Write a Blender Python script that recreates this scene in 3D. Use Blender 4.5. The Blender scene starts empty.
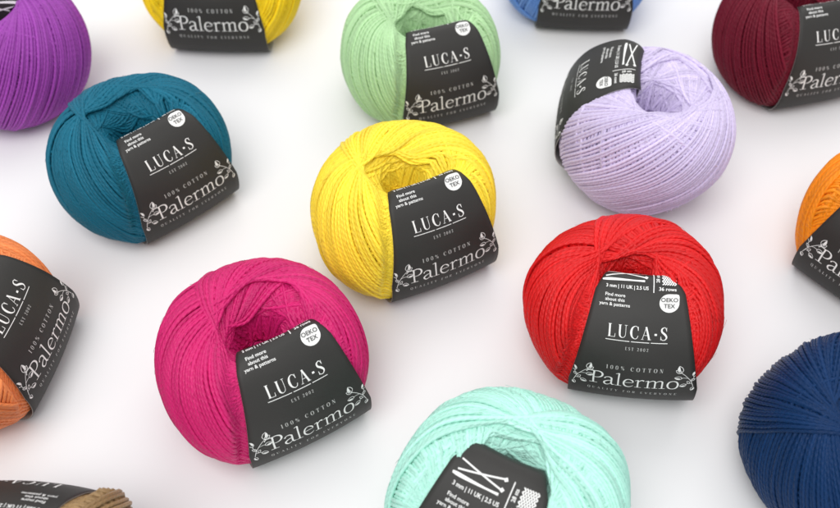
import bpy, math, random
import numpy as np

scene = bpy.context.scene
COL = scene.collection
R = 0.042                      # real radius of a ball, metres
rad = math.radians

# ------------------------------------------------------------------ camera
F_PX, PITCH, HCAM, PW, PH = 884.0, rad(52), 0.294, 840.0, 508.0
H_HALF = 0.67 * R              # half height of a ball
CAMZ = HCAM + 0.68 * R
cam_d = bpy.data.cameras.new('camera'); cam = bpy.data.objects.new('camera', cam_d); COL.objects.link(cam)
cam.location = (0, 0, CAMZ)
cam.rotation_euler = (math.pi / 2 - PITCH, 0, 0)
cam_d.sensor_width = 36.0
cam_d.lens = 36.0 * F_PX / PW
cam_d.clip_start = 0.01; cam_d.clip_end = 50
cam_d.dof.use_dof = True
cam_d.dof.focus_distance = 0.345
cam_d.dof.aperture_fstop = 12.5
scene.camera = cam

# ------------------------------------------------------------------ materials
def new_mat(name):
    m = bpy.data.materials.new(name); m.use_nodes = True
    nt = m.node_tree
    return m, nt, nt.nodes['Principled BSDF']

def nd(nt, kind, **kw):
    n = nt.nodes.new(kind)
    for k, v in kw.items():
        setattr(n, k, v)
    return n

def mth(nt, op, a, b=None):
    n = nd(nt, 'ShaderNodeMath', operation=op)
    for i, x in enumerate((a, b)):
        if x is None: continue
        if isinstance(x, (int, float)): n.inputs[i].default_value = x
        else: nt.links.new(x, n.inputs[i])
    return n.outputs[0]

def yarn_material(name, rgb, tintvar=0.22, sheen=0.1, spec=0.3):
    m, nt, b = new_mat(name)
    L = nt.links
    uv = nd(nt, 'ShaderNodeUVMap', uv_map='twist')
    sp = nd(nt, 'ShaderNodeSeparateXYZ'); L.new(uv.outputs[0], sp.inputs[0])
    # plied thread: three plies winding round the strand
    ph = mth(nt, 'ADD', mth(nt, 'MULTIPLY', sp.outputs[0], 1.0), mth(nt, 'MULTIPLY', sp.outputs[1], 3.0))
    ply = mth(nt, 'SINE', mth(nt, 'MULTIPLY', ph, 2 * math.pi))
    fine = mth(nt, 'SINE', mth(nt, 'MULTIPLY', mth(nt, 'SUBTRACT', mth(nt, 'MULTIPLY', sp.outputs[0], 2.3),
                                                    mth(nt, 'MULTIPLY', sp.outputs[1], 7.0)), 2 * math.pi))
    tc = nd(nt, 'ShaderNodeTexCoord')
    nz = nd(nt, 'ShaderNodeTexNoise'); nz.inputs['Scale'].default_value = 2200; nz.inputs['Detail'].default_value = 3
    L.new(tc.outputs['Object'], nz.inputs['Vector'])
    h = mth(nt, 'ADD', mth(nt, 'MULTIPLY', ply, 0.5), mth(nt, 'ADD', mth(nt, 'MULTIPLY', fine, 0.15),
                                                            mth(nt, 'MULTIPLY', nz.outputs[0], 0.7)))
    bp = nd(nt, 'ShaderNodeBump'); bp.inputs['Strength'].default_value = 0.75; bp.inputs['Distance'].default_value = 0.00016
    L.new(h, bp.inputs['Height']); L.new(bp.outputs[0], b.inputs['Normal'])
    at = nd(nt, 'ShaderNodeAttribute', attribute_name='tint')
    n2 = nd(nt, 'ShaderNodeTexNoise'); n2.inputs['Scale'].default_value = 90; n2.inputs['Detail'].default_value = 2
    L.new(tc.outputs['Object'], n2.inputs['Vector'])
    val = mth(nt, 'ADD', 1.0 - tintvar * 0.5 - 0.06, mth(nt, 'ADD', mth(nt, 'MULTIPLY', at.outputs['Fac'], tintvar),
                                                     mth(nt, 'MULTIPLY', n2.outputs[0], 0.12)))
    mx = nd(nt, 'ShaderNodeVectorMath', operation='SCALE')
    mx.inputs[0].default_value = rgb; L.new(val, mx.inputs['Scale'])
    L.new(mx.outputs[0], b.inputs['Base Color'])
    b.inputs['Roughness'].default_value = 0.43
    b.inputs['Specular IOR Level'].default_value = spec
    b.inputs['Sheen Weight'].default_value = sheen
    b.inputs['Sheen Roughness'].default_value = 0.5
    b.inputs['Sheen Tint'].default_value = (*[min(1, 0.1 + 0.9 * c) for c in rgb], 1)
    return m

def paper_material(name, rgb, rough):
    m, nt, b = new_mat(name); L = nt.links
    tc = nd(nt, 'ShaderNodeTexCoord')
    nz = nd(nt, 'ShaderNodeTexNoise'); nz.inputs['Scale'].default_value = 1800; nz.inputs['Detail'].default_value = 4
    L.new(tc.outputs['Object'], nz.inputs['Vector'])
    n2 = nd(nt, 'ShaderNodeTexNoise'); n2.inputs['Scale'].default_value = 60; n2.inputs['Detail'].default_value = 3
    L.new(tc.outputs['Object'], n2.inputs['Vector'])
    v = mth(nt, 'ADD', 0.78, mth(nt, 'ADD', mth(nt, 'MULTIPLY', nz.outputs[0], 0.22), mth(nt, 'MULTIPLY', n2.outputs[0], 0.22)))
    mx = nd(nt, 'ShaderNodeVectorMath', operation='SCALE'); mx.inputs[0].default_value = rgb
    L.new(v, mx.inputs['Scale']); L.new(mx.outputs[0], b.inputs['Base Color'])
    bp = nd(nt, 'ShaderNodeBump'); bp.inputs['Strength'].default_value = 0.25; bp.inputs['Distance'].default_value = 0.0001
    L.new(nz.outputs[0], bp.inputs['Height'])
    n3 = nd(nt, 'ShaderNodeTexNoise'); n3.inputs['Scale'].default_value = 45; n3.inputs['Detail'].default_value = 1   # slight buckling of the card
    L.new(tc.outputs['Object'], n3.inputs['Vector'])
    b2 = nd(nt, 'ShaderNodeBump'); b2.inputs['Strength'].default_value = 0.5; b2.inputs['Distance'].default_value = 0.0015
    L.new(n3.outputs[0], b2.inputs['Height']); L.new(bp.outputs[0], b2.inputs['Normal']); L.new(b2.outputs[0], b.inputs['Normal'])
    b.inputs['Roughness'].default_value = rough
    b.inputs['Specular IOR Level'].default_value = 0.38
    return m

def ink_material(name, rgb):
    m, nt, b = new_mat(name); L = nt.links
    tc = nd(nt, 'ShaderNodeTexCoord')
    nz = nd(nt, 'ShaderNodeTexNoise'); nz.inputs['Scale'].default_value = 900
    L.new(tc.outputs['Object'], nz.inputs['Vector'])
    v = mth(nt, 'ADD', 0.9, mth(nt, 'MULTIPLY', nz.outputs[0], 0.2))
    mx = nd(nt, 'ShaderNodeVectorMath', operation='SCALE'); mx.inputs[0].default_value = rgb
    L.new(v, mx.inputs['Scale']); L.new(mx.outputs[0], b.inputs['Base Color'])
    b.inputs['Roughness'].default_value = 0.6
    return m

M_PAPER = paper_material('black_card', (0.025, 0.0237, 0.0215), 0.55)
M_INNER = paper_material('grey_card_back', (0.30, 0.295, 0.28), 0.8)
M_INK = ink_material('white_ink', (0.80, 0.80, 0.78))
M_GREY = ink_material('grey_ink', (0.47, 0.47, 0.455))
M_DARK = ink_material('dark_ink', (0.05, 0.05, 0.05))

# ------------------------------------------------------------------ the ball's profile
def spline(P, n=16):
    P = np.array(P, float); o = []
    for i in range(len(P) - 1):
        a = P[max(i - 1, 0)]; b = P[i]; c = P[i + 1]; d = P[min(i + 2, len(P) - 1)]
        for k in range(n):
            t = k / n
            o.append(.5 * (2 * b + (c - a) * t + (2 * a - 5 * b + 4 * c - d) * t * t + (3 * b - a - 3 * c + d) * t ** 3))
    o.append(P[-1]); return np.array(o)

_half = [(0, 0.00, -0.30), (8, 0.10, -0.05), (15, 0.18, 0.27), (22, 0.265, 0.50), (30, 0.375, 0.625), (38, 0.51, 0.695),
         (50, 0.71, 0.665), (65, 0.895, 0.46), (78, 0.978, 0.21), (90, 1.0, 0.0)]
_full = _half + [(180 - t, r, -z) for t, r, z in reversed(_half[:-1])]
PROF = spline(_full, 12)
PROF[:, 1] *= 0.945; PROF[:, 2] *= 0.88
_t = np.radians(PROF[:, 0])
_dr = np.gradient(PROF[:, 1]); _dz = np.gradient(PROF[:, 2])
_l = np.hypot(_dr, _dz) + 1e-9
NR, NZ = -_dz / _l, _dr / _l       # outward normal of the profile

def on_profile(th):
    return (np.interp(th, _t, PROF[:, 1]), np.interp(th, _t, PROF[:, 2]), np.interp(th, _t, NR), np.interp(th, _t, NZ))

# ------------------------------------------------------------------ the paper band
class Band:
    """shape of the paper band; reach > 0 lets its upper end stand further in over the hole"""
    def __init__(self, reach=0.0):
        pts = np.array([(.15, .00), (.18, .31), (.205, .52), (.245, .645), (.325, .70), (.42, .665), (.555, .54), (.695, .335), (.79, .11),
               (.845, -.13), (.855, -.34), (.81, -.54), (.72, -.67), (.60, -.735), (.42, -.75), (.25, -.75), (.14, -.67), (.115, -.5), (.12, -.25)])
        wt = np.array([.55, .85, 1, 1, 1, .8, .45, .15] + [0] * 11)
        pts[:, 0] -= reach * wt; pts[:, 1] += .10 * reach * wt
        C = spline(pts, 14); C[:, 0] *= 0.97; C[:, 1] *= 0.89
        self.C = C
        S = np.r_[0, np.cumsum(np.linalg.norm(np.diff(C, axis=0), axis=1))]; self.S = S
        tx = np.gradient(C[:, 0], S); tz = np.gradient(C[:, 1], S); l = np.hypot(tx, tz); self.tx = tx / l; self.tz = tz / l
        fold, bot = S[4 * 14], S[12 * 14]; self.fold, self.bot = fold, bot   # fold: the crest where the band enters the hole
        self.hs = [0, S[2 * 14], fold - .12, fold, fold + .15, bot - 0.45, bot + 0.3, S[15 * 14], S[16 * 14], S[-1]]
        self.hv = [.20, .22,   .35 - .2 * (reach - .05), .405 - .2 * (reach - .05), .452 - .13 * (reach - .05), .62, .62, .40, .22, .20]
        self.ks = [0, S[3 * 14], fold, fold + .3, bot - .7, bot - .1, S[14 * 14], S[-1]]
        self.kv = [.4, .25, .10, .14, .17, .10, .0, .0]
        fr = slice(6 * 14, 13 * 14)
        self.name = float(S[fr][np.argmin(np.abs(C[fr, 1] + .19))])          # where the big name stands
        # polar table about the middle of the ball's cross-section, for squeezing the yarn under the band
        psi = np.arctan2(C[:, 1], C[:, 0] - CX); rr = np.hypot(C[:, 1], C[:, 0] - CX); o = np.argsort(psi)
        self.psi, self.rr, self.phw, self.pk = psi[o], rr[o], np.interp(S, self.hs, self.hv)[o], np.interp(S, self.ks, self.kv)[o]
    def hw(self, s): return np.interp(s, self.hs, self.hv)
    def at(self, a, s, lift=0.0):
        """a: across the band, s: along it (both in ball radii) -> ball coordinates"""
        a = np.asarray(a, float); s = np.asarray(s, float)
        x = np.interp(s, self.S, self.C[:, 0]); z = np.interp(s, self.S, self.C[:, 1])
        nx, nz = -np.interp(s, self.S, self.tz), np.interp(s, self.S, self.tx)
        e = np.abs(a) / self.hw(s); z = z - .032 * e ** 5 * np.exp(-((s - self.fold) / .13) ** 2)   # the corners curl down
        return np.stack([x - np.interp(s, self.ks, self.kv) * a * a + nx * lift, a, z + nz * lift], -1)
CX = 0.47

def squeeze(bd, P, clear):
    x, y, z = P[..., 0], P[..., 1], P[..., 2]
    psi = np.arctan2(z, x - CX)
    k = np.interp(psi, bd.psi, bd.pk); hw = np.interp(psi, bd.psi, bd.phw)
    xs = x + k * np.minimum(y * y, .5)
    psi = np.arctan2(z, xs - CX); r = np.hypot(xs - CX, z)
    lim = np.interp(psi, bd.psi, bd.rr) - clear
    w = np.clip((np.abs(y) - hw - 0.05) / 0.36, 0, 1); w = w * w * (3 - 2 * w)
    lim = lim + w * 0.9
    c = 0.09
    over = r - (lim - c)
    r2 = np.where((over > 0) & (x > 0.02), lim - c + c * (1 - np.exp(-np.maximum(over, 0) / c)), r)
    f = r2 / np.maximum(r, 1e-6)
    out = P.copy()
    out[..., 0] = CX + (xs - CX) * f - (xs - x); out[..., 2] = z * f
    return out

# ------------------------------------------------------------------ mesh building
def mesh_from_arrays(name, V, Q, uv=None, tint=None, smooth=True):
    me = bpy.data.meshes.new(name)
    me.vertices.add(len(V)); me.vertices.foreach_set('co', np.ascontiguousarray(V, dtype=np.float32).ravel())
    me.loops.add(Q.size); me.loops.foreach_set('vertex_index', np.ascontiguousarray(Q, dtype=np.int32).ravel())
    n = len(Q)
    me.polygons.add(n)
    me.polygons.foreach_set('loop_start', np.arange(0, 4 * n, 4, dtype=np.int32))
    if smooth: me.polygons.foreach_set('use_smooth', np.ones(n, dtype=bool))
    if uv is not None:
        u = me.uv_layers.new(name='twist'); u.data.foreach_set('uv', np.ascontiguousarray(uv, dtype=np.float32).ravel())
    if tint is not None:
        a = me.attributes.new('tint', 'FLOAT', 'POINT'); a.data.foreach_set('value', np.ascontiguousarray(tint, dtype=np.float32))
    me.update(calc_edges=True); me.validate()
    return me

def wobble(rng, n, scale):
    """smooth random sequence"""
    k = max(4, int(n / scale) + 3)
    return np.interp(np.linspace(0, k - 1, n), np.arange(k), rng.normal(0, 1, k))

def tubes(P, r, tint, sides, pitch, closed=True):
    """P: (loops, samples, 3) centre lines -> verts, quads, uvs, tint"""
    N, Mn, _ = P.shape
    if closed:
        T = np.roll(P, -1, 1) - np.roll(P, 1, 1)
    else:
        T = np.gradient(P, axis=1)
    T /= np.linalg.norm(T, axis=-1, keepdims=True) + 1e-12
    O = P - np.array([0, 0, 0]); c = np.hypot(P[..., 0], P[..., 1])[..., None]
    ring = np.stack([P[..., 0] * 0.47 / np.maximum(c[..., 0], 1e-3), P[..., 1] * 0.47 / np.maximum(c[..., 0], 1e-3), 0 * c[..., 0]], -1)
    O = P - ring
    B = np.cross(T, O); B /= np.linalg.norm(B, axis=-1, keepdims=True) + 1e-12
    Nn = np.cross(B, T)
    a = np.arange(sides) / sides * 2 * math.pi
    rr = np.asarray(r)
    if rr.ndim == 1: rr = rr[:, None]
    rr = np.broadcast_to(rr, (N, Mn))[..., None, None]
    V = P[:, :, None, :] + rr * (np.cos(a)[None, None, :, None] * Nn[:, :, None, :] + np.sin(a)[None, None, :, None] * B[:, :, None, :])
    idx = np.arange(N * Mn * sides).reshape(N, Mn, sides)
    seg = np.linalg.norm(np.roll(P, -1, 1) - P, axis=-1)
    u = np.concatenate([np.zeros((N, 1)), np.cumsum(seg, 1)], 1) / pitch
    J = Mn if closed else Mn - 1
    nx = np.roll(idx, -1, 1)
    q = np.stack([idx, nx, np.roll(nx, -1, 2), np.roll(idx, -1, 2)], -1)[:, :J].reshape(-1, 4)
    v0 = np.arange(sides) / sides; v1 = (np.arange(sides) + 1) / sides
    u0 = np.broadcast_to(u[:, :J, None], (N, J, sides)); u1 = np.broadcast_to(u[:, 1:J + 1, None], (N, J, sides))
    v0 = np.broadcast_to(v0, (N, J, sides)); v1 = np.broadcast_to(v1, (N, J, sides))
    uv = np.stack([np.stack([u0, v0], -1), np.stack([u1, v0], -1), np.stack([u1, v1], -1), np.stack([u0, v1], -1)], 3).reshape(-1, 2)
    tt = np.broadcast_to(np.asarray(tint)[:, None, None], (N, Mn, sides)).ravel()
    return V.reshape(-1, 3), q, uv, tt

def loops(rng, Om, al, off, Mn, jit):
    N = len(Om)
    s = np.linspace(0, 2 * math.pi, Mn, endpoint=False)[None, :]
    Om = Om[:, None]; al = al[:, None]
    e1 = np.stack([np.sin(al) * np.cos(Om), np.sin(al) * np.sin(Om), np.cos(al)], -1)
    e2 = np.stack([-np.sin(Om), np.cos(Om), 0 * Om], -1)
    D = np.cos(s)[..., None] * e1 + np.sin(s)[..., None] * e2
    th = np.arccos(np.clip(D[..., 2], -1, 1)); ph = np.arctan2(D[..., 1], D[..., 0])
    j1 = rng.normal(0, 1, (N, 1)); j2 = rng.uniform(0, 6.28, (N, 1)); j3 = rng.normal(0, 1, (N, 1)); j4 = rng.uniform(0, 6.28, (N, 1))
    ph = ph + jit * (j1 * np.sin(2 * s + j2) + .7 * j3 * np.sin(5 * s + j4)) * np.sin(th)
    r, z, nr, nz = on_profile(th)
    o = off[:, None] + 0.006 * rng.normal(0, 1, (N, 1)) * np.sin(3 * s + j4)
    r = np.maximum(r + o * nr, 0.015); z = z + o * nz
    return np.stack([r * np.cos(ph), r * np.sin(ph), z], -1)

def lumpy(P, rng_seed):
    """every ball is squeezed a little differently"""
    g = np.random.default_rng(rng_seed + 500)
    c = np.linalg.norm(P, axis=-1, keepdims=True) + 1e-6; D = P / c
    f = 0
    for k in range(5):
        w = g.normal(0, 1, 3); w *= g.uniform(1.2, 3.2) / np.linalg.norm(w)
        f = f + g.uniform(.006, .014) * np.sin(D @ w * 2 + g.uniform(0, 6.28))
    return P * (1 + f[..., None])

def winding_mesh(bd, seed, turn, alpha=31.0, quality=1.0, hand=1, yoff=0.0, xoff=0.0, pitch=0.0392, growth=0.055):
    rng = np.random.default_rng(seed)
    r0 = pitch * 0.495
    parts = []
    Mn = int(92 * quality)
    # inner wraps, which line the hole
    n1 = 170
    Om = np.linspace(0, 4.6 * math.pi, n1) + 2.0 * turn + rng.normal(0, .012, n1)
    al = np.radians(np.linspace(13, 27, n1) + 1.5 * wobble(rng, n1, 12))
    off = np.linspace(-.06, -.022, n1) + 0.004 * rng.random(n1)
    parts.append((loops(rng, Om, al, off, Mn, 0.004), np.full(n1, r0 * 1.05), rng.random(n1) * .8))
    n0 = 70
    Om = np.linspace(0, 5 * math.pi, n0) + rng.normal(0, .05, n0)
    parts.append((loops(rng, Om, np.radians(rng.uniform(2, 13, n0)), np.full(n0, -.055) + .03 * rng.random(n0), Mn, 0.004), np.full(n0, r0 * 1.1), rng.random(n0) * .7))
    # under layer, laid the other way round the hole, shows through gaps
    n2 = 95
    Om = np.linspace(0, 2 * math.pi, n2, endpoint=False) + 1.0
    al = np.radians(25 + 3 * wobble(rng, n2, 9))
    off = np.full(n2, -0.02) + .006 * rng.random(n2)
    parts.append((loops(rng, Om, al, off, Mn, 0.004), np.full(n2, r0), rng.random(n2)))
    # outer layer: one and a bit turns round the ball, each wrap lying on the one before
    turns = 1.22
    n3 = int(turns * 2 * math.pi * math.cos(rad(alpha)) / pitch)
    step = np.ones(n3)
    i = 0
    while i < n3:                                   # the thread comes in flat ribbons with small gaps between them
        w = int(rng.integers(5, 13)); i += w
        if i < n3: step[i] += rng.uniform(0.08, 0.32)
    step *= 1 + rng.normal(0, .09, n3)
    Om = np.cumsum(step); Om = Om / Om[-1] * turns * 2 * math.pi + turn
    ribbon = np.cumsum(step > 1.3)
    rib_a = rng.normal(0, 2.2, ribbon.max() + 1)[ribbon]
    al = np.radians(alpha + 5.0 * wobble(rng, n3, 22) + rib_a + rng.normal(0, .5, n3))
    off = np.linspace(0, growth, n3) + rng.normal(0, .0035, n3)
    parts.append((loops(rng, Om, al, off, Mn, 0.0034), r0 * (1 + rng.normal(0, .05, n3)), np.clip(.5 + .22 * rng.normal(0, 1, n3), 0, 1)))
    V, Q, U, T = [], [], [], []
    base = 0
    for P, r, t in parts:
        if hand < 0: P = P * np.array([1, -1, 1])
        P = squeeze(bd, lumpy(P, seed) + np.array([xoff, yoff, 0]), 0.036)
        v, q, u, tt = tubes(P, r, t, 6, pitch * 1.6)
        if hand < 0: q = q[:, ::-1]; u = u.reshape(-1, 4, 2)[:, ::-1].reshape(-1, 2)
        V.append(v); Q.append(q + base); U.append(u); T.append(tt); base += len(v)
    # loose surface fibres
    nf = int(620 * quality)
    Po, ro, _ = parts[-1]
    if hand < 0: Po = Po * np.array([1, -1, 1])
    Po = squeeze(bd, lumpy(Po, seed) + np.array([xoff, yoff, 0]), 0.026)
    li = rng.integers(0, Po.shape[0], nf); si = rng.integers(0, Po.shape[1] - 1, nf)
    p0 = Po[li, si]; tg = Po[li, si + 1] - p0; tg /= np.linalg.norm(tg, axis=1, keepdims=True)
    psi = np.arctan2(p0[:, 2], p0[:, 0] - CX)
    keep = ~((p0[:, 0] > -.1) & (np.abs(p0[:, 1]) < np.interp(psi, bd.psi, bd.phw) + .12))
    p0 = p0[keep]; tg = tg[keep]; nf = len(p0)
    up = p0 * np.array([1, 1, 1.2]); up /= np.linalg.norm(up, axis=1, keepdims=True)
    ln = rng.uniform(.04, .10, nf)[:, None]; sd = np.cross(tg, up)
    lift = rng.uniform(.1, .5, nf)[:, None]; sw = rng.normal(0, .5, nf)[:, None]
    ks = np.linspace(0, 1, 5)
    Pf = np.stack([p0 + up * .012 + ln * (tg * k + sd * sw * k + up * lift * (k - .5 * k * k)) for k in ks], 1)
    v, q, u, tt = tubes(Pf, np.full(nf, .0015), np.full(nf, .9), 3, 1.0, closed=False)
    V.append(v); Q.append(q + base); U.append(u); T.append(tt); base += len(v)
    # packed yarn underneath
    th = np.linspace(0.02, math.pi - 0.02, 60); ph = np.linspace(0, 2 * math.pi, 96, endpoint=False)
    r, z, nr, nz = on_profile(th); r = np.maximum(r - .062 * nr, .004); z = z - .062 * nz
    G = np.stack([r[:, None] * np.cos(ph), r[:, None] * np.sin(ph), np.broadcast_to(z[:, None], (60, 96))], -1)
    G = squeeze(bd, lumpy(G, seed) + np.array([xoff, yoff, 0]), 0.06)
    idx = np.arange(60 * 96).reshape(60, 96) + base
    q = np.stack([idx[:-1], idx[1:], np.roll(idx[1:], -1, 1), np.roll(idx[:-1], -1, 1)], -1).reshape(-1, 4)
    V.append(G.reshape(-1, 3)); Q.append(q); U.append(np.zeros((q.size, 2))); T.append(np.full(60 * 96, .2))
    V = np.concatenate(V)
    V[:, 2] = np.maximum(V[:, 2], -0.665)             # the ball settles flat on the table
    return mesh_from_arrays('winding', V * R, np.concatenate(Q), np.concatenate(U), np.concatenate(T))

# ------------------------------------------------------------------ vector lettering (own strokes, no font files)
def smooth_path(pts, n=7):
    if len(pts) <= 2: return np.array(pts, float)
    return spline(pts, n)

class Ink:
    """collects flat strokes and fills in label coordinates (across, along)"""
    def __init__(self): self.polys = []; self.rank = 0
    def stroke(self, pts, sx=1, sy=1, ox=0, oy=0, w=1.0, smooth=True):
        p = smooth_path(pts) if smooth else np.array(pts, float)
        xy = p[:, :2] * [sx, sy]; hw = p[:, 2] * w * .5
        if len(xy) == 2:                              # cut long straight strokes so they follow the paper
            k = np.linspace(0, 1, 7)[:, None]
            xy = xy[0] * (1 - k) + xy[1] * k; hw = np.interp(k[:, 0], [0, 1], hw)
        t = np.gradient(xy, axis=0); t /= np.linalg.norm(t, axis=1, keepdims=True) + 1e-9
        nrm = np.stack([-t[:, 1], t[:, 0]], 1)
        Lf = xy + nrm * hw[:, None] + [ox, oy]; Rt = xy - nrm * hw[:, None] + [ox, oy]
        self.rank += 1
        for i in range(len(xy) - 1):
            self.polys.append(([Lf[i], Rt[i], Rt[i + 1], Lf[i + 1]], self.rank))
    def fill(self, pts):
        self.rank += 1
        c = np.mean(pts, axis=0)
        for i in range(len(pts)):
            self.polys.append(([c, np.array(pts[i]), np.array(pts[(i + 1) % len(pts)])], self.rank))
    def faces(self, V2, F):
        self.rank += 1
        for f in F: self.polys.append(([np.array(V2[i]) for i in f], self.rank))

h_, T_ = .035, .14                                     # hairline and stem of the modern-face capitals
CAPS = {  # strokes: x, y, width; one em of cap height; advance
 'L': ([[(.12, 0, T_), (.12, 1, T_)], [(0, 1, h_), (.26, 1, h_)], [(0, .0, h_), (.58, .0, h_)], [(.56, 0, .05), (.58, .28, .03)]], .66),
 'U': ([[(.12, 1, T_), (.12, .35, T_)], [(.12, .38, T_), (.16, .12, .12), (.34, 0, .05), (.54, .1, .04), (.6, .35, h_), (.6, 1, h_)], [(0, 1, h_), (.25, 1, h_)], [(.5, 1, h_), (.72, 1, h_)]], .78),
 'C': ([[(.66, .74, .05), (.58, .94, .05), (.4, 1.0, .05), (.18, .84, .12), (.1, .5, .17), (.18, .16, .12), (.4, 0, .05), (.58, .06, .05), (.67, .26, .04)], [(.66, .66, .05), (.66, .98, .03)]], .78),
 'A': ([[(.36, 1, h_), (.07, 0, h_)], [(.34, 1, T_), (.64, 0, T_)], [(-.02, 0, h_), (.18, 0, h_)], [(.5, 0, h_), (.78, 0, h_)], [(.17, .33, h_), (.5, .33, h_)]], .82),
 'S': ([[(.48, .76, .05), (.4, .96, .05), (.26, 1, .06), (.1, .88, .11), (.12, .66, .14), (.36, .46, .16), (.5, .25, .12), (.42, .06, .07), (.24, 0, .05), (.08, .08, .05), (.04, .28, .04)], [(.48, .7, .03), (.48, 1, .03)], [(.04, .0, .03), (.04, .3, .03)]], .62),
 '-': ([[(.05, .42, .16), (.25, .42, .16)]], .36),
 'E': ([[(.12, 0, T_), (.12, 1, T_)], [(0, 1, h_), (.54, 1, h_)], [(0, 0, h_), (.56, 0, h_)], [(.12, .52, h_), (.4, .52, h_)], [(.54, 1, .05), (.54, .76, .03)], [(.56, 0, .05), (.56, .26, .03)]], .66),
 'T': ([[(.34, 0, T_), (.34, 1, T_)], [(0, 1, h_), (.68, 1, h_)], [(.2, 0, h_), (.48, 0, h_)], [(.02, 1, .05), (.02, .74, .03)], [(.66, 1, .05), (.66, .74, .03)]], .74),
 'O': ([[(.4, 1, .05), (.14, .82, .13), (.09, .5, .15), (.14, .18, .13), (.4, 0, .05), (.66, .18, .13), (.71, .5, .15), (.66, .82, .13), (.4, 1, .05)]], .86),
 'N': ([[(.1, 0, h_), (.1, 1, h_)], [(.1, 1, T_), (.62, 0, T_)], [(.62, 0, h_), (.62, 1, h_)], [(0, 0, h_), (.2, 0, h_)], [(.52, 1, h_), (.72, 1, h_)], [(-.02, 1, h_), (.1, 1, h_)]], .8),
 'Q': ([[(.4, 1, .05), (.14, .82, .13), (.09, .5, .15), (.14, .18, .13), (.4, 0, .05), (.66, .18, .13), (.71, .5, .15), (.66, .82, .13), (.4, 1, .05)], [(.42, .02, .08), (.6, -.18, .1), (.8, -.16, .04)]], .86),
 'I': ([[(.14, 0, T_), (.14, 1, T_)], [(0, 1, h_), (.28, 1, h_)], [(0, 0, h_), (.28, 0, h_)]], .36),
 'Y': ([[(.08, 1, T_), (.36, .46, T_)], [(.64, 1, h_), (.36, .46, h_)], [(.36, .48, T_), (.36, 0, T_)], [(-.02, 1, h_), (.22, 1, h_)], [(.54, 1, h_), (.74, 1, h_)], [(.22, 0, h_), (.5, 0, h_)]], .76),
 'F': ([[(.12, 0, T_), (.12, 1, T_)], [(0, 1, h_), (.54, 1, h_)], [(0, 0, h_), (.28, 0, h_)], [(.12, .5, h_), (.4, .5, h_)], [(.54, 1, .05), (.54, .74, .03)]], .62),
 'R': ([[(.12, 0, T_), (.12, 1, T_)], [(0, 1, h_), (.4, 1, h_)], [(0, 0, h_), (.26, 0, h_)], [(.34, 1, .04), (.54, .92, .1), (.58, .76, .14), (.52, .58, .1), (.34, .5, .04), (.12, .5, .04)], [(.36, .5, .12), (.56, .06, .12), (.7, 0, .05)]], .74),
 'V': ([[(.08, 1, T_), (.36, 0, T_)], [(.64, 1, h_), (.38, 0, h_)], [(-.02, 1, h_), (.22, 1, h_)], [(.54, 1, h_), (.74, 1, h_)]], .74),
 '1': ([[(.2, 0, T_), (.2, 1, T_)], [(.04, .84, .05), (.2, 1, .06)], [(.05, 0, h_), (.35, 0, h_)]], .42),
 '0': ([[(.3, 1, .05), (.1, .82, .11), (.07, .5, .13), (.1, .18, .11), (.3, 0, .05), (.5, .18, .11), (.53, .5, .13), (.5, .82, .11), (.3, 1, .05)]], .66),
 '2': ([[(.08, .74, .1), (.14, .94, .07), (.3, 1, .06), (.48, .86, .12), (.44, .6, .12), (.1, .06, .05)], [(.06, .05, .1), (.54, .05, .1)], [(.54, .05, .05), (.56, .26, .03)]], .64),
 '%': ([[(.18, 1, .05), (.06, .76, .1), (.18, .52, .05), (.3, .76, .1), (.18, 1, .05)], [(.62, .48, .05), (.5, .24, .1), (.62, 0, .05), (.74, .24, .1), (.62, .48, .05)], [(.66, 1, .04), (.14, 0, .04)]], .84),
}
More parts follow.
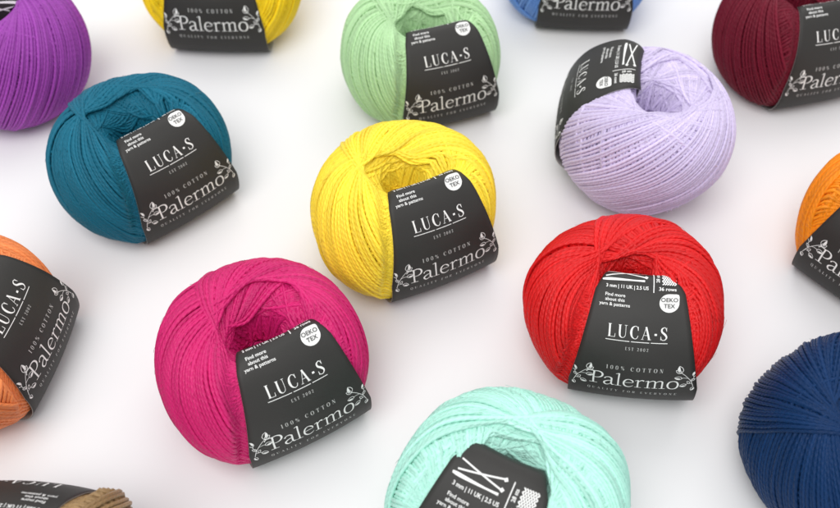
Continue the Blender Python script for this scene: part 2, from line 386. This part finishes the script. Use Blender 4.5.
LOWER = {  # the calligraphic name; x height .5, stem .075
 'P': ([[(.24, .02, .085), (.235, .4, .08), (.25, .74, .085)], [(-.04, .66, .02), (.03, .735, .05), (.13, .745, .05), (.25, .735, .045), (.4, .755, .05), (.53, .70, .075), (.575, .57, .09), (.52, .44, .07), (.4, .37, .04), (.25, .36, .025)],
        [(.09, .012, .03), (.4, .012, .03)], [(-.05, .63, .05), (-.03, .69, .03)]], .60),
 'a': ([[(.06, .39, .07), (.12, .475, .04), (.22, .5, .05), (.32, .45, .08), (.335, .33, .08), (.335, .1, .08), (.39, .02, .06), (.46, .045, .02)], [(.33, .29, .035), (.18, .25, .05), (.06, .14, .08), (.1, .02, .07), (.2, .0, .045), (.33, .1, .03)]], .47),
 'l': ([[(.13, .0, .075), (.125, .45, .07), (.135, .8, .075)], [(.01, .755, .025), (.14, .805, .045)], [(.015, .012, .026), (.26, .012, .026)]], .275),
 'e': ([[(.07, .265, .028), (.25, .285, .03), (.405, .305, .03), (.385, .42, .07), (.25, .5, .04), (.12, .43, .07), (.06, .25, .085), (.11, .07, .075), (.24, .0, .05), (.36, .04, .035), (.42, .11, .018)]], .47),
 'r': ([[(.13, .0, .075), (.13, .3, .072), (.135, .49, .075)], [(.015, .44, .025), (.14, .495, .045)], [(.015, .012, .026), (.27, .012, .026)], [(.135, .35, .025), (.2, .45, .04), (.28, .5, .06), (.355, .46, .08)]], .385),
 'm': ([[(.13, .0, .075), (.13, .3, .072), (.135, .49, .075)], [(.015, .44, .025), (.14, .495, .045)], [(.015, .012, .026), (.24, .012, .026)],
        [(.135, .36, .025), (.22, .46, .04), (.32, .5, .055), (.395, .44, .075), (.4, .3, .075), (.4, .0, .075)], [(.29, .012, .026), (.51, .012, .026)],
        [(.4, .36, .025), (.49, .46, .04), (.59, .5, .055), (.665, .44, .075), (.67, .3, .075), (.67, .0, .075)], [(.56, .012, .026), (.79, .012, .026)]], .82),
 'o': ([[(.25, .505, .04), (.11, .44, .07), (.055, .25, .088), (.11, .06, .07), (.25, -.005, .04), (.39, .06, .07), (.445, .25, .088), (.39, .44, .07), (.25, .505, .04)]], .5),
}

def write(ink, font, text, cx, base, size, width=None, track=0.0, bold=1.0):
    adv = [font[c][1] + track if c != ' ' else .32 + track for c in text]
    total = sum(adv) - track
    sx = width / total if width else size
    x = cx - total * sx / 2
    for c, a in zip(text, adv):
        if c != ' ':
            for st in font[c][0]:
                straight = len(st) == 2
                # stroke widths scale with the mean of both directions
                ink.stroke(st, sx, size, x, base, w=bold * (sx + size) / 2, smooth=not straight)
        x += a * sx

def sans(ink, text, cx, cy, size, bold=.012, align='CENTER', turn=0.0, width=None):
    cu = bpy.data.curves.new('tmp', 'FONT'); cu.body = text; cu.align_x = align; cu.align_y = 'CENTER'
    cu.size = 1.0; cu.offset = bold; cu.resolution_u = 3; cu.space_line = 1.05
    ob = bpy.data.objects.new('tmp', cu); COL.objects.link(ob)
    dg = bpy.context.evaluated_depsgraph_get(); dg.update()
    me = bpy.data.meshes.new_from_object(ob.evaluated_get(dg))
    me.calc_loop_triangles()
    V = np.array([v.co[:2] for v in me.vertices]).reshape(-1, 2); F = [tuple(t.vertices) for t in me.loop_triangles]
    bpy.data.objects.remove(ob); bpy.data.curves.remove(cu); bpy.data.meshes.remove(me)
    k = size
    if width: k = width / (V[:, 0].max() - V[:, 0].min())
    V = V * [k, size if width else k]
    c, s = math.cos(turn), math.sin(turn)
    V = np.stack([V[:, 0] * c - V[:, 1] * s + cx, V[:, 0] * s + V[:, 1] * c + cy], 1)
    ink.faces(V, F)

# artwork, measured up from the baseline of the big name; one Ink per printed element
def brand_art():
    k = Ink(); write(k, CAPS, 'LUCA-S', 0, .59, .125, width=.56, track=.17)
    k.stroke([(-.30, .558, .007), (-.075, .558, .007)]); k.stroke([(-.06, .558, .007), (.11, .558, .007)]); k.stroke([(.125, .558, .007), (.28, .558, .007)])
    return k
def name_art():
    k = Ink(); write(k, LOWER, 'Palermo', .0, .0, .235, width=.88, bold=.86); return k
def fine_art():
    k = Ink()
    write(k, CAPS, '100% COTTON', 0, .235, .047, width=.54, track=.55, bold=1.25)
    write(k, CAPS, 'QUALITY FOR EVERYONE', .0, -.105, .036, width=.86, track=.62, bold=1.2)
    write(k, CAPS, 'EST 2002', 0, .47, .032, width=.215, track=.5, bold=1.2)
    return k
def care_art():
    k = Ink()
    sans(k, 'Find more\nabout this\nyarn & patterns', -.235, .955, .046, bold=.014)
    sans(k, '3 mm | 11 UK | 2.5 US', -.125, 1.095, .05, bold=.02, width=.40)
    k.stroke([(.125, 1.055, .009), (.125, 1.31, .009)])
    sans(k, '36 rows', .255, 1.095, .05, bold=.02)
    sans(k, '28 sts', .165, 1.215, .045, bold=.02, turn=math.pi / 2)
    return k
def sprig_art(side):
    k = Ink()
    def leaf(x, y, ang, ln, wd, fillhalf=True):
        c, s = math.cos(ang), math.sin(ang)
        def m(p): return (x + p[0] * c - p[1] * s, y + p[0] * s + p[1] * c)
        a = [(0, 0), (.3 * ln, wd), (.7 * ln, wd * .85), (ln, 0)]
        b = [(0, 0), (.3 * ln, -wd), (.7 * ln, -wd * .85), (ln, 0)]
        for e in (a, b):
            k.stroke([(*m(p), .006) for p in e])
        if fillhalf:
            k.stroke([(*m((.25 * ln, -wd * .45)), .5 * wd), (*m((.6 * ln, -wd * .4)), .9 * wd), (*m((.9 * ln, -wd * .1)), .3 * wd)])
    k.stroke([(-.565, -.02, .006), (-.53, .07, .006), (-.47, .15, .006), (-.415, .20, .006)])
    k.stroke([(-.50, .115, .005), (-.45, .125, .005), (-.42, .12, .006)])
    k.stroke([(-.545, .03, .005), (-.50, .03, .005), (-.475, .015, .006)])
    k.stroke([(-.535, .06, .005), (-.555, .12, .005), (-.555, .15, .006)])
    leaf(-.415, .20, 1.25, .10, .028); leaf(-.415, .20, .55, .075, .02, False)
    leaf(-.43, .12, .1, .085, .022); leaf(-.487, .015, -.35, .075, .022)
    leaf(-.555, .145, 1.75, .075, .022); leaf(-.53, .08, 2.5, .05, .014, False)
    leaf(-.57, -.03, -1.2, .06, .018); leaf(-.52, .035, .9, .05, .012, False)
    k.polys = [([np.array([(p[0] + .58) * .86 - .585, p[1] * .9 + .0]) for p in f], r) for f, r in k.polys]
    if side > 0:
        k.polys = [([np.array([-p[0], p[1] + .05]) for p in reversed(f)], r) for f, r in k.polys]
    return k
def badge_art():
    k = Ink(); cx, cy, r = .275, .955, .092
    pts = []
    for i in range(40):
        a = i / 40 * 2 * math.pi
        x, y = math.cos(a) * r, math.sin(a) * r
        if 0 < a < math.pi / 2:                        # one square shoulder
            f = 1 / max(math.cos(a), math.sin(a)); f = min(f, 1.32); x *= f; y *= f
        pts.append((cx + x, cy + y))
    k.rank += 1
    for i in range(40):                                # rings of small faces, so it bends with the paper
        p, q = np.array(pts[i]), np.array(pts[(i + 1) % 40]); c = np.array((cx, cy))
        for f0, f1 in ((0, .25), (.25, .5), (.5, .75), (.75, 1)):
            if f0 == 0: k.polys.append(([c, c + (p - c) * f1, c + (q - c) * f1], k.rank))
            else: k.polys.append(([c + (p - c) * f0, c + (p - c) * f1, c + (q - c) * f1, c + (q - c) * f0], k.rank))
    return k
def badge_text_art():
    k = Ink(); sans(k, 'OEKO\nTEX', .275, .955, .058, bold=.012); return k
def tool_art():
    k = Ink()
    k.stroke([(-.36, 1.17, .02), (-.31, 1.17, .032), (-.2, 1.17, .026), (-.06, 1.17, .016), (.04, 1.17, .022)])
    k.stroke([(-.33, 1.21, .014), (.05, 1.30, .014)]); k.stroke([(-.33, 1.30, .014), (.05, 1.21, .014)])
    k.stroke([(.04, 1.29, .03), (.065, 1.305, .03)]); k.stroke([(.04, 1.22, .03), (.065, 1.205, .03)])
    for j in range(6):                                 # knitted swatch
        x0 = .215 + j * .022
        k.stroke([(x0 + (.009 if i % 2 else -.009), 1.14 + i * .02, .011) for i in range(9)])
    return k

ART = [('brand_lettering', brand_art(), M_INK), ('name_lettering', name_art(), M_INK), ('small_print', fine_art(), M_GREY),
       ('care_print', care_art(), M_INK), ('leaf_sprig', sprig_art(-1), M_INK), ('leaf_sprig', sprig_art(1), M_INK),
       ('round_badge', badge_art(), M_INK), ('badge_lettering', badge_text_art(), M_DARK), ('tool_icons', tool_art(), M_INK)]
def print_mesh(bd, name, ink, slide, lift0):
    V, F = [], []
    for pts, rank in ink.polys:
        b = len(V)
        for p in pts:
            s = bd.name + slide - p[1]
            hwl = float(bd.hw(s)) - .006
            V.append((max(-hwl, min(hwl, p[0])), s, lift0 + rank * 0.00007))
        F.append(tuple(range(b, b + len(pts))))
    V = np.array(V)
    W = bd.at(V[:, 0], V[:, 1], V[:, 2]) * R
    me = bpy.data.meshes.new(name); me.from_pydata([tuple(v) for v in W], [], F); me.update()
    return me

def band_mesh(bd):
    ss = bd.S[::2]; na = 21
    hw = bd.hw(ss)
    tt = np.linspace(-1, 1, na)
    A = hw[:, None] * tt[None, :]; S = np.broadcast_to(ss[:, None], A.shape)
    top = bd.at(A, S, 0.0); bot = bd.at(A, S, -0.0075)
    n = len(ss)
    V = np.concatenate([top.reshape(-1, 3), bot.reshape(-1, 3)]) * R
    i = np.arange(n * na).reshape(n, na); j = i + n * na
    f1 = np.stack([i[:-1, :-1], i[:-1, 1:], i[1:, 1:], i[1:, :-1]], -1).reshape(-1, 4)
    f2 = np.stack([j[:-1, :-1], j[1:, :-1], j[1:, 1:], j[:-1, 1:]], -1).reshape(-1, 4)
    e1 = np.stack([i[:-1, 0], i[1:, 0], j[1:, 0], j[:-1, 0]], -1)
    e2 = np.stack([i[:-1, -1], j[:-1, -1], j[1:, -1], i[1:, -1]], -1)
    e3 = np.stack([i[0, :-1], j[0, :-1], j[0, 1:], i[0, 1:]], -1)
    e4 = np.stack([i[-1, :-1], i[-1, 1:], j[-1, 1:], j[-1, :-1]], -1)
    Q = np.concatenate([f1, f2, e1, e2, e3, e4])
    me = mesh_from_arrays('paper_band', V, Q)
    mi = np.zeros(len(Q), dtype=np.int32); mi[len(f1):] = 1
    me.polygons.foreach_set('material_index', mi)
    me.materials.append(M_PAPER); me.materials.append(M_INNER)
    # flat shading on the cut edges
    sm = np.ones(len(Q), dtype=bool); sm[len(f1) + len(f2):] = False
    me.polygons.foreach_set('use_smooth', sm)
    return me

_bands = {}
_print_cache = {}
def get_band(reach):
    if reach not in _bands:
        bd = Band(reach); _bands[reach] = (bd, band_mesh(bd))
    return _bands[reach]

def link(name, me, parent, mat=None):
    o = bpy.data.objects.new(name, me); COL.objects.link(o); o.parent = parent
    if mat is not None and not me.materials: me.materials.append(mat)
    return o

def yarn_ball(bx, by, rgb, az, label, seed, turn=0.0, hand=1, alpha=31.0, size=1.0, slide=0.0, tilt=(0, 0), quality=1.0, tintvar=.34, kind='', yoff=-.12, xoff=0.0, reach=.05, flat=1.0):
    root = bpy.data.objects.new('yarn_ball', None); COL.objects.link(root)
    root.empty_display_size = 0.02
    a = rad(az)                                         # 0 = label faces the camera side, + = to the right
    root.location = (bx, by, 0.0)
    root.rotation_euler = (rad(tilt[0]), rad(tilt[1]), a - math.pi / 2)
    root.scale = (size, size, size * flat)
    root['label'] = label; root['category'] = 'yarn ball'; root['group'] = 'balls of cotton yarn with paper bands'
    bd, band_me = get_band(reach)
    me = winding_mesh(bd, seed, rad(turn), alpha, quality, hand, yoff, xoff)
    w = link('yarn_winding', me, root, yarn_material('cotton_' + kind, rgb, tintvar, *((.04, .14) if max(rgb) < .25 else (.1, .3))))
    band = link('paper_band', band_me, root)
    lift = .67 * R
    for o in (w, band): o.location = (0, 0, lift)
    for nm, ink, mat in ART:
        key = (id(ink), slide, reach)
        if key not in _print_cache:
            _print_cache[key] = print_mesh(bd, nm, ink, slide, .0105 if nm == 'badge_lettering' else .0035)
        link(nm, _print_cache[key], band, mat)
    # rest the tilted ball on the table
    bpy.context.view_layer.update()
    lo = 1e9
    for o in (w, band):
        co = np.empty(len(o.data.vertices) * 3, dtype=np.float32); o.data.vertices.foreach_get('co', co)
        mw = np.array(o.matrix_world); z = co.reshape(-1, 3) @ mw[2, :3] + mw[2, 3]
        lo = min(lo, z.min())
    root.location.z -= lo - 0.0002
    return root

BALLS = [
 # kind, x, y (metres on the table), colour, azimuth of the band, label, extras
 ('purple', -.2142, .3630, (.31, .05, .37), 190, 'purple yarn ball cut by the upper left corner, its black band hidden behind it', dict(turn=300, quality=.9, yoff=0)),
 ('golden', -.1100, .4236, (.90, .63, .01), -2, 'golden yellow yarn ball at the top edge, only its black band and lower sides showing', dict(turn=200, quality=.9, yoff=.02, size=1.05)),
 ('pale_green', .0055, .3630, (.42, .66, .35), 19, 'pale green yarn ball standing behind the bright yellow one', dict(turn=195, size=.985, yoff=-.14, flat=.94)),
 ('blue', .0935, .4416, (.13, .28, .66), -3, 'blue yarn ball at the top edge, mostly out of frame, right of pale green one', dict(turn=120, quality=.8)),
 ('burgundy', .2007, .3785, (.145, .008, .022), 15, 'dark burgundy yarn ball in the upper right corner', dict(turn=160, size=.98)),
 ('teal', -.1261, .2923, (.009, .128, .20), 42, 'teal blue yarn ball with its black band turned to the right', dict(turn=190, size=.975, flat=.95, alpha=35)),
 ('bright_yellow', -.0026, .2585, (.97, .73, .05), 25.7, 'bright lemon yellow yarn ball in the middle, between the pale green and magenta ones', dict(turn=196, size=.985, flat=.96)),
 ('lilac', .0980, .3175, (.62, .54, .76), 258, 'pale lilac yarn ball with its black band turned away to the left', dict(turn=151, alpha=39, size=.965, tilt=(0, -9), slide=.2, yoff=.34, xoff=-.14, reach=.12)),
 ('magenta', -.0566, .1815, (.56, .011, .135), 29.7, 'magenta pink yarn ball in front, with its black band tilted to the right', dict(turn=188, size=.97, flat=.97, alpha=34)),
 ('red', .0890, .2025, (.64, .007, .008), -9, 'bright red yarn ball with its black band facing straight forward', dict(turn=192, slide=-.02, size=.94, reach=.27, flat=.92, tilt=(5, 0))),
 ('mint', .0270, .1210, (.44, .80, .68), -27, 'pale mint green yarn ball at the bottom edge', dict(turn=140, slide=.10, size=.98, reach=.38, yoff=.08)),
 ('peach', -.1805, .1948, (.80, .24, .075), 83, 'peach orange yarn ball at the left edge, black band turned right', dict(turn=150, size=.985)),
 ('beige', -.1345, .0945, (.30, .19, .085), 176, 'tan brown yarn ball in the lower left corner, nearly covered by its black band', dict(turn=150, quality=.9, yoff=.0, slide=.14)),
 ('orange', .2065, .2440, (.86, .26, .006), -46, 'vivid orange yarn ball cut by the right edge, between burgundy and navy', dict(turn=150, size=.98, yoff=.03)),
 ('navy', .1605, .1413, (.004, .027, .095), 100, 'navy blue yarn ball in the lower right corner, no band showing', dict(turn=172, yoff=0)),
]
for i, (kind, bx, by, rgb, az, label, ex) in enumerate(BALLS):
    yarn_ball(bx, by, rgb, az, label, 11 + i * 7, kind=kind, **ex)

# ------------------------------------------------------------------ table, light, world
m, nt, b = new_mat('white_table_board')
tc = nd(nt, 'ShaderNodeTexCoord'); nz = nd(nt, 'ShaderNodeTexNoise'); nz.inputs['Scale'].default_value = 6; nz.inputs['Detail'].default_value = 4
nt.links.new(tc.outputs['Object'], nz.inputs['Vector'])
v = mth(nt, 'ADD', .97, mth(nt, 'MULTIPLY', nz.outputs[0], .05))
mx = nd(nt, 'ShaderNodeVectorMath', operation='SCALE'); mx.inputs[0].default_value = (.80, .795, .80)
nt.links.new(v, mx.inputs['Scale']); nt.links.new(mx.outputs[0], b.inputs['Base Color'])
b.inputs['Roughness'].default_value = 0.8; b.inputs['Specular IOR Level'].default_value = .15
me = bpy.data.meshes.new('table_top')
me.from_pydata([(-1.6, -1.0, 0), (1.6, -1.0, 0), (1.6, 2.2, 0), (-1.6, 2.2, 0)], [], [(0, 1, 2, 3)]); me.materials.append(m)
t = bpy.data.objects.new('table_top', me); COL.objects.link(t); t['kind'] = 'structure'
t['label'] = 'plain white table surface under the yarn balls'

def softbox(name, loc, target, size, watts, color=(1, 1, 1)):
    d = bpy.data.lights.new(name, 'AREA'); d.shape = 'RECTANGLE'; d.size, d.size_y = size; d.energy = watts; d.color = color
    o = bpy.data.objects.new(name, d); COL.objects.link(o); o.location = loc
    from mathutils import Vector
    o.rotation_euler = (Vector(target) - Vector(loc)).to_track_quat('-Z', 'Y').to_euler()
    return o
softbox('softbox_window', (0.25, 1.25, 1.15), (0, .25, 0), (1.3, 0.9), 7.3, (1, .985, .97))
softbox('softbox_top', (-0.3, -0.25, 1.25), (0, .2, 0), (0.9, 0.9), 10.5, (1, .99, .985))

w = bpy.data.worlds.new('World'); scene.world = w; w.use_nodes = True
bg = w.node_tree.nodes['Background']; bg.inputs[0].default_value = (.97, .98, 1, 1); bg.inputs[1].default_value = 0.84

scene.view_settings.view_transform = 'Standard'; scene.view_settings.look = 'None'
scene.view_settings.gamma = 1; scene.view_settings.exposure = 0
scene.cycles.max_bounces = 8; scene.cycles.diffuse_bounces = 4
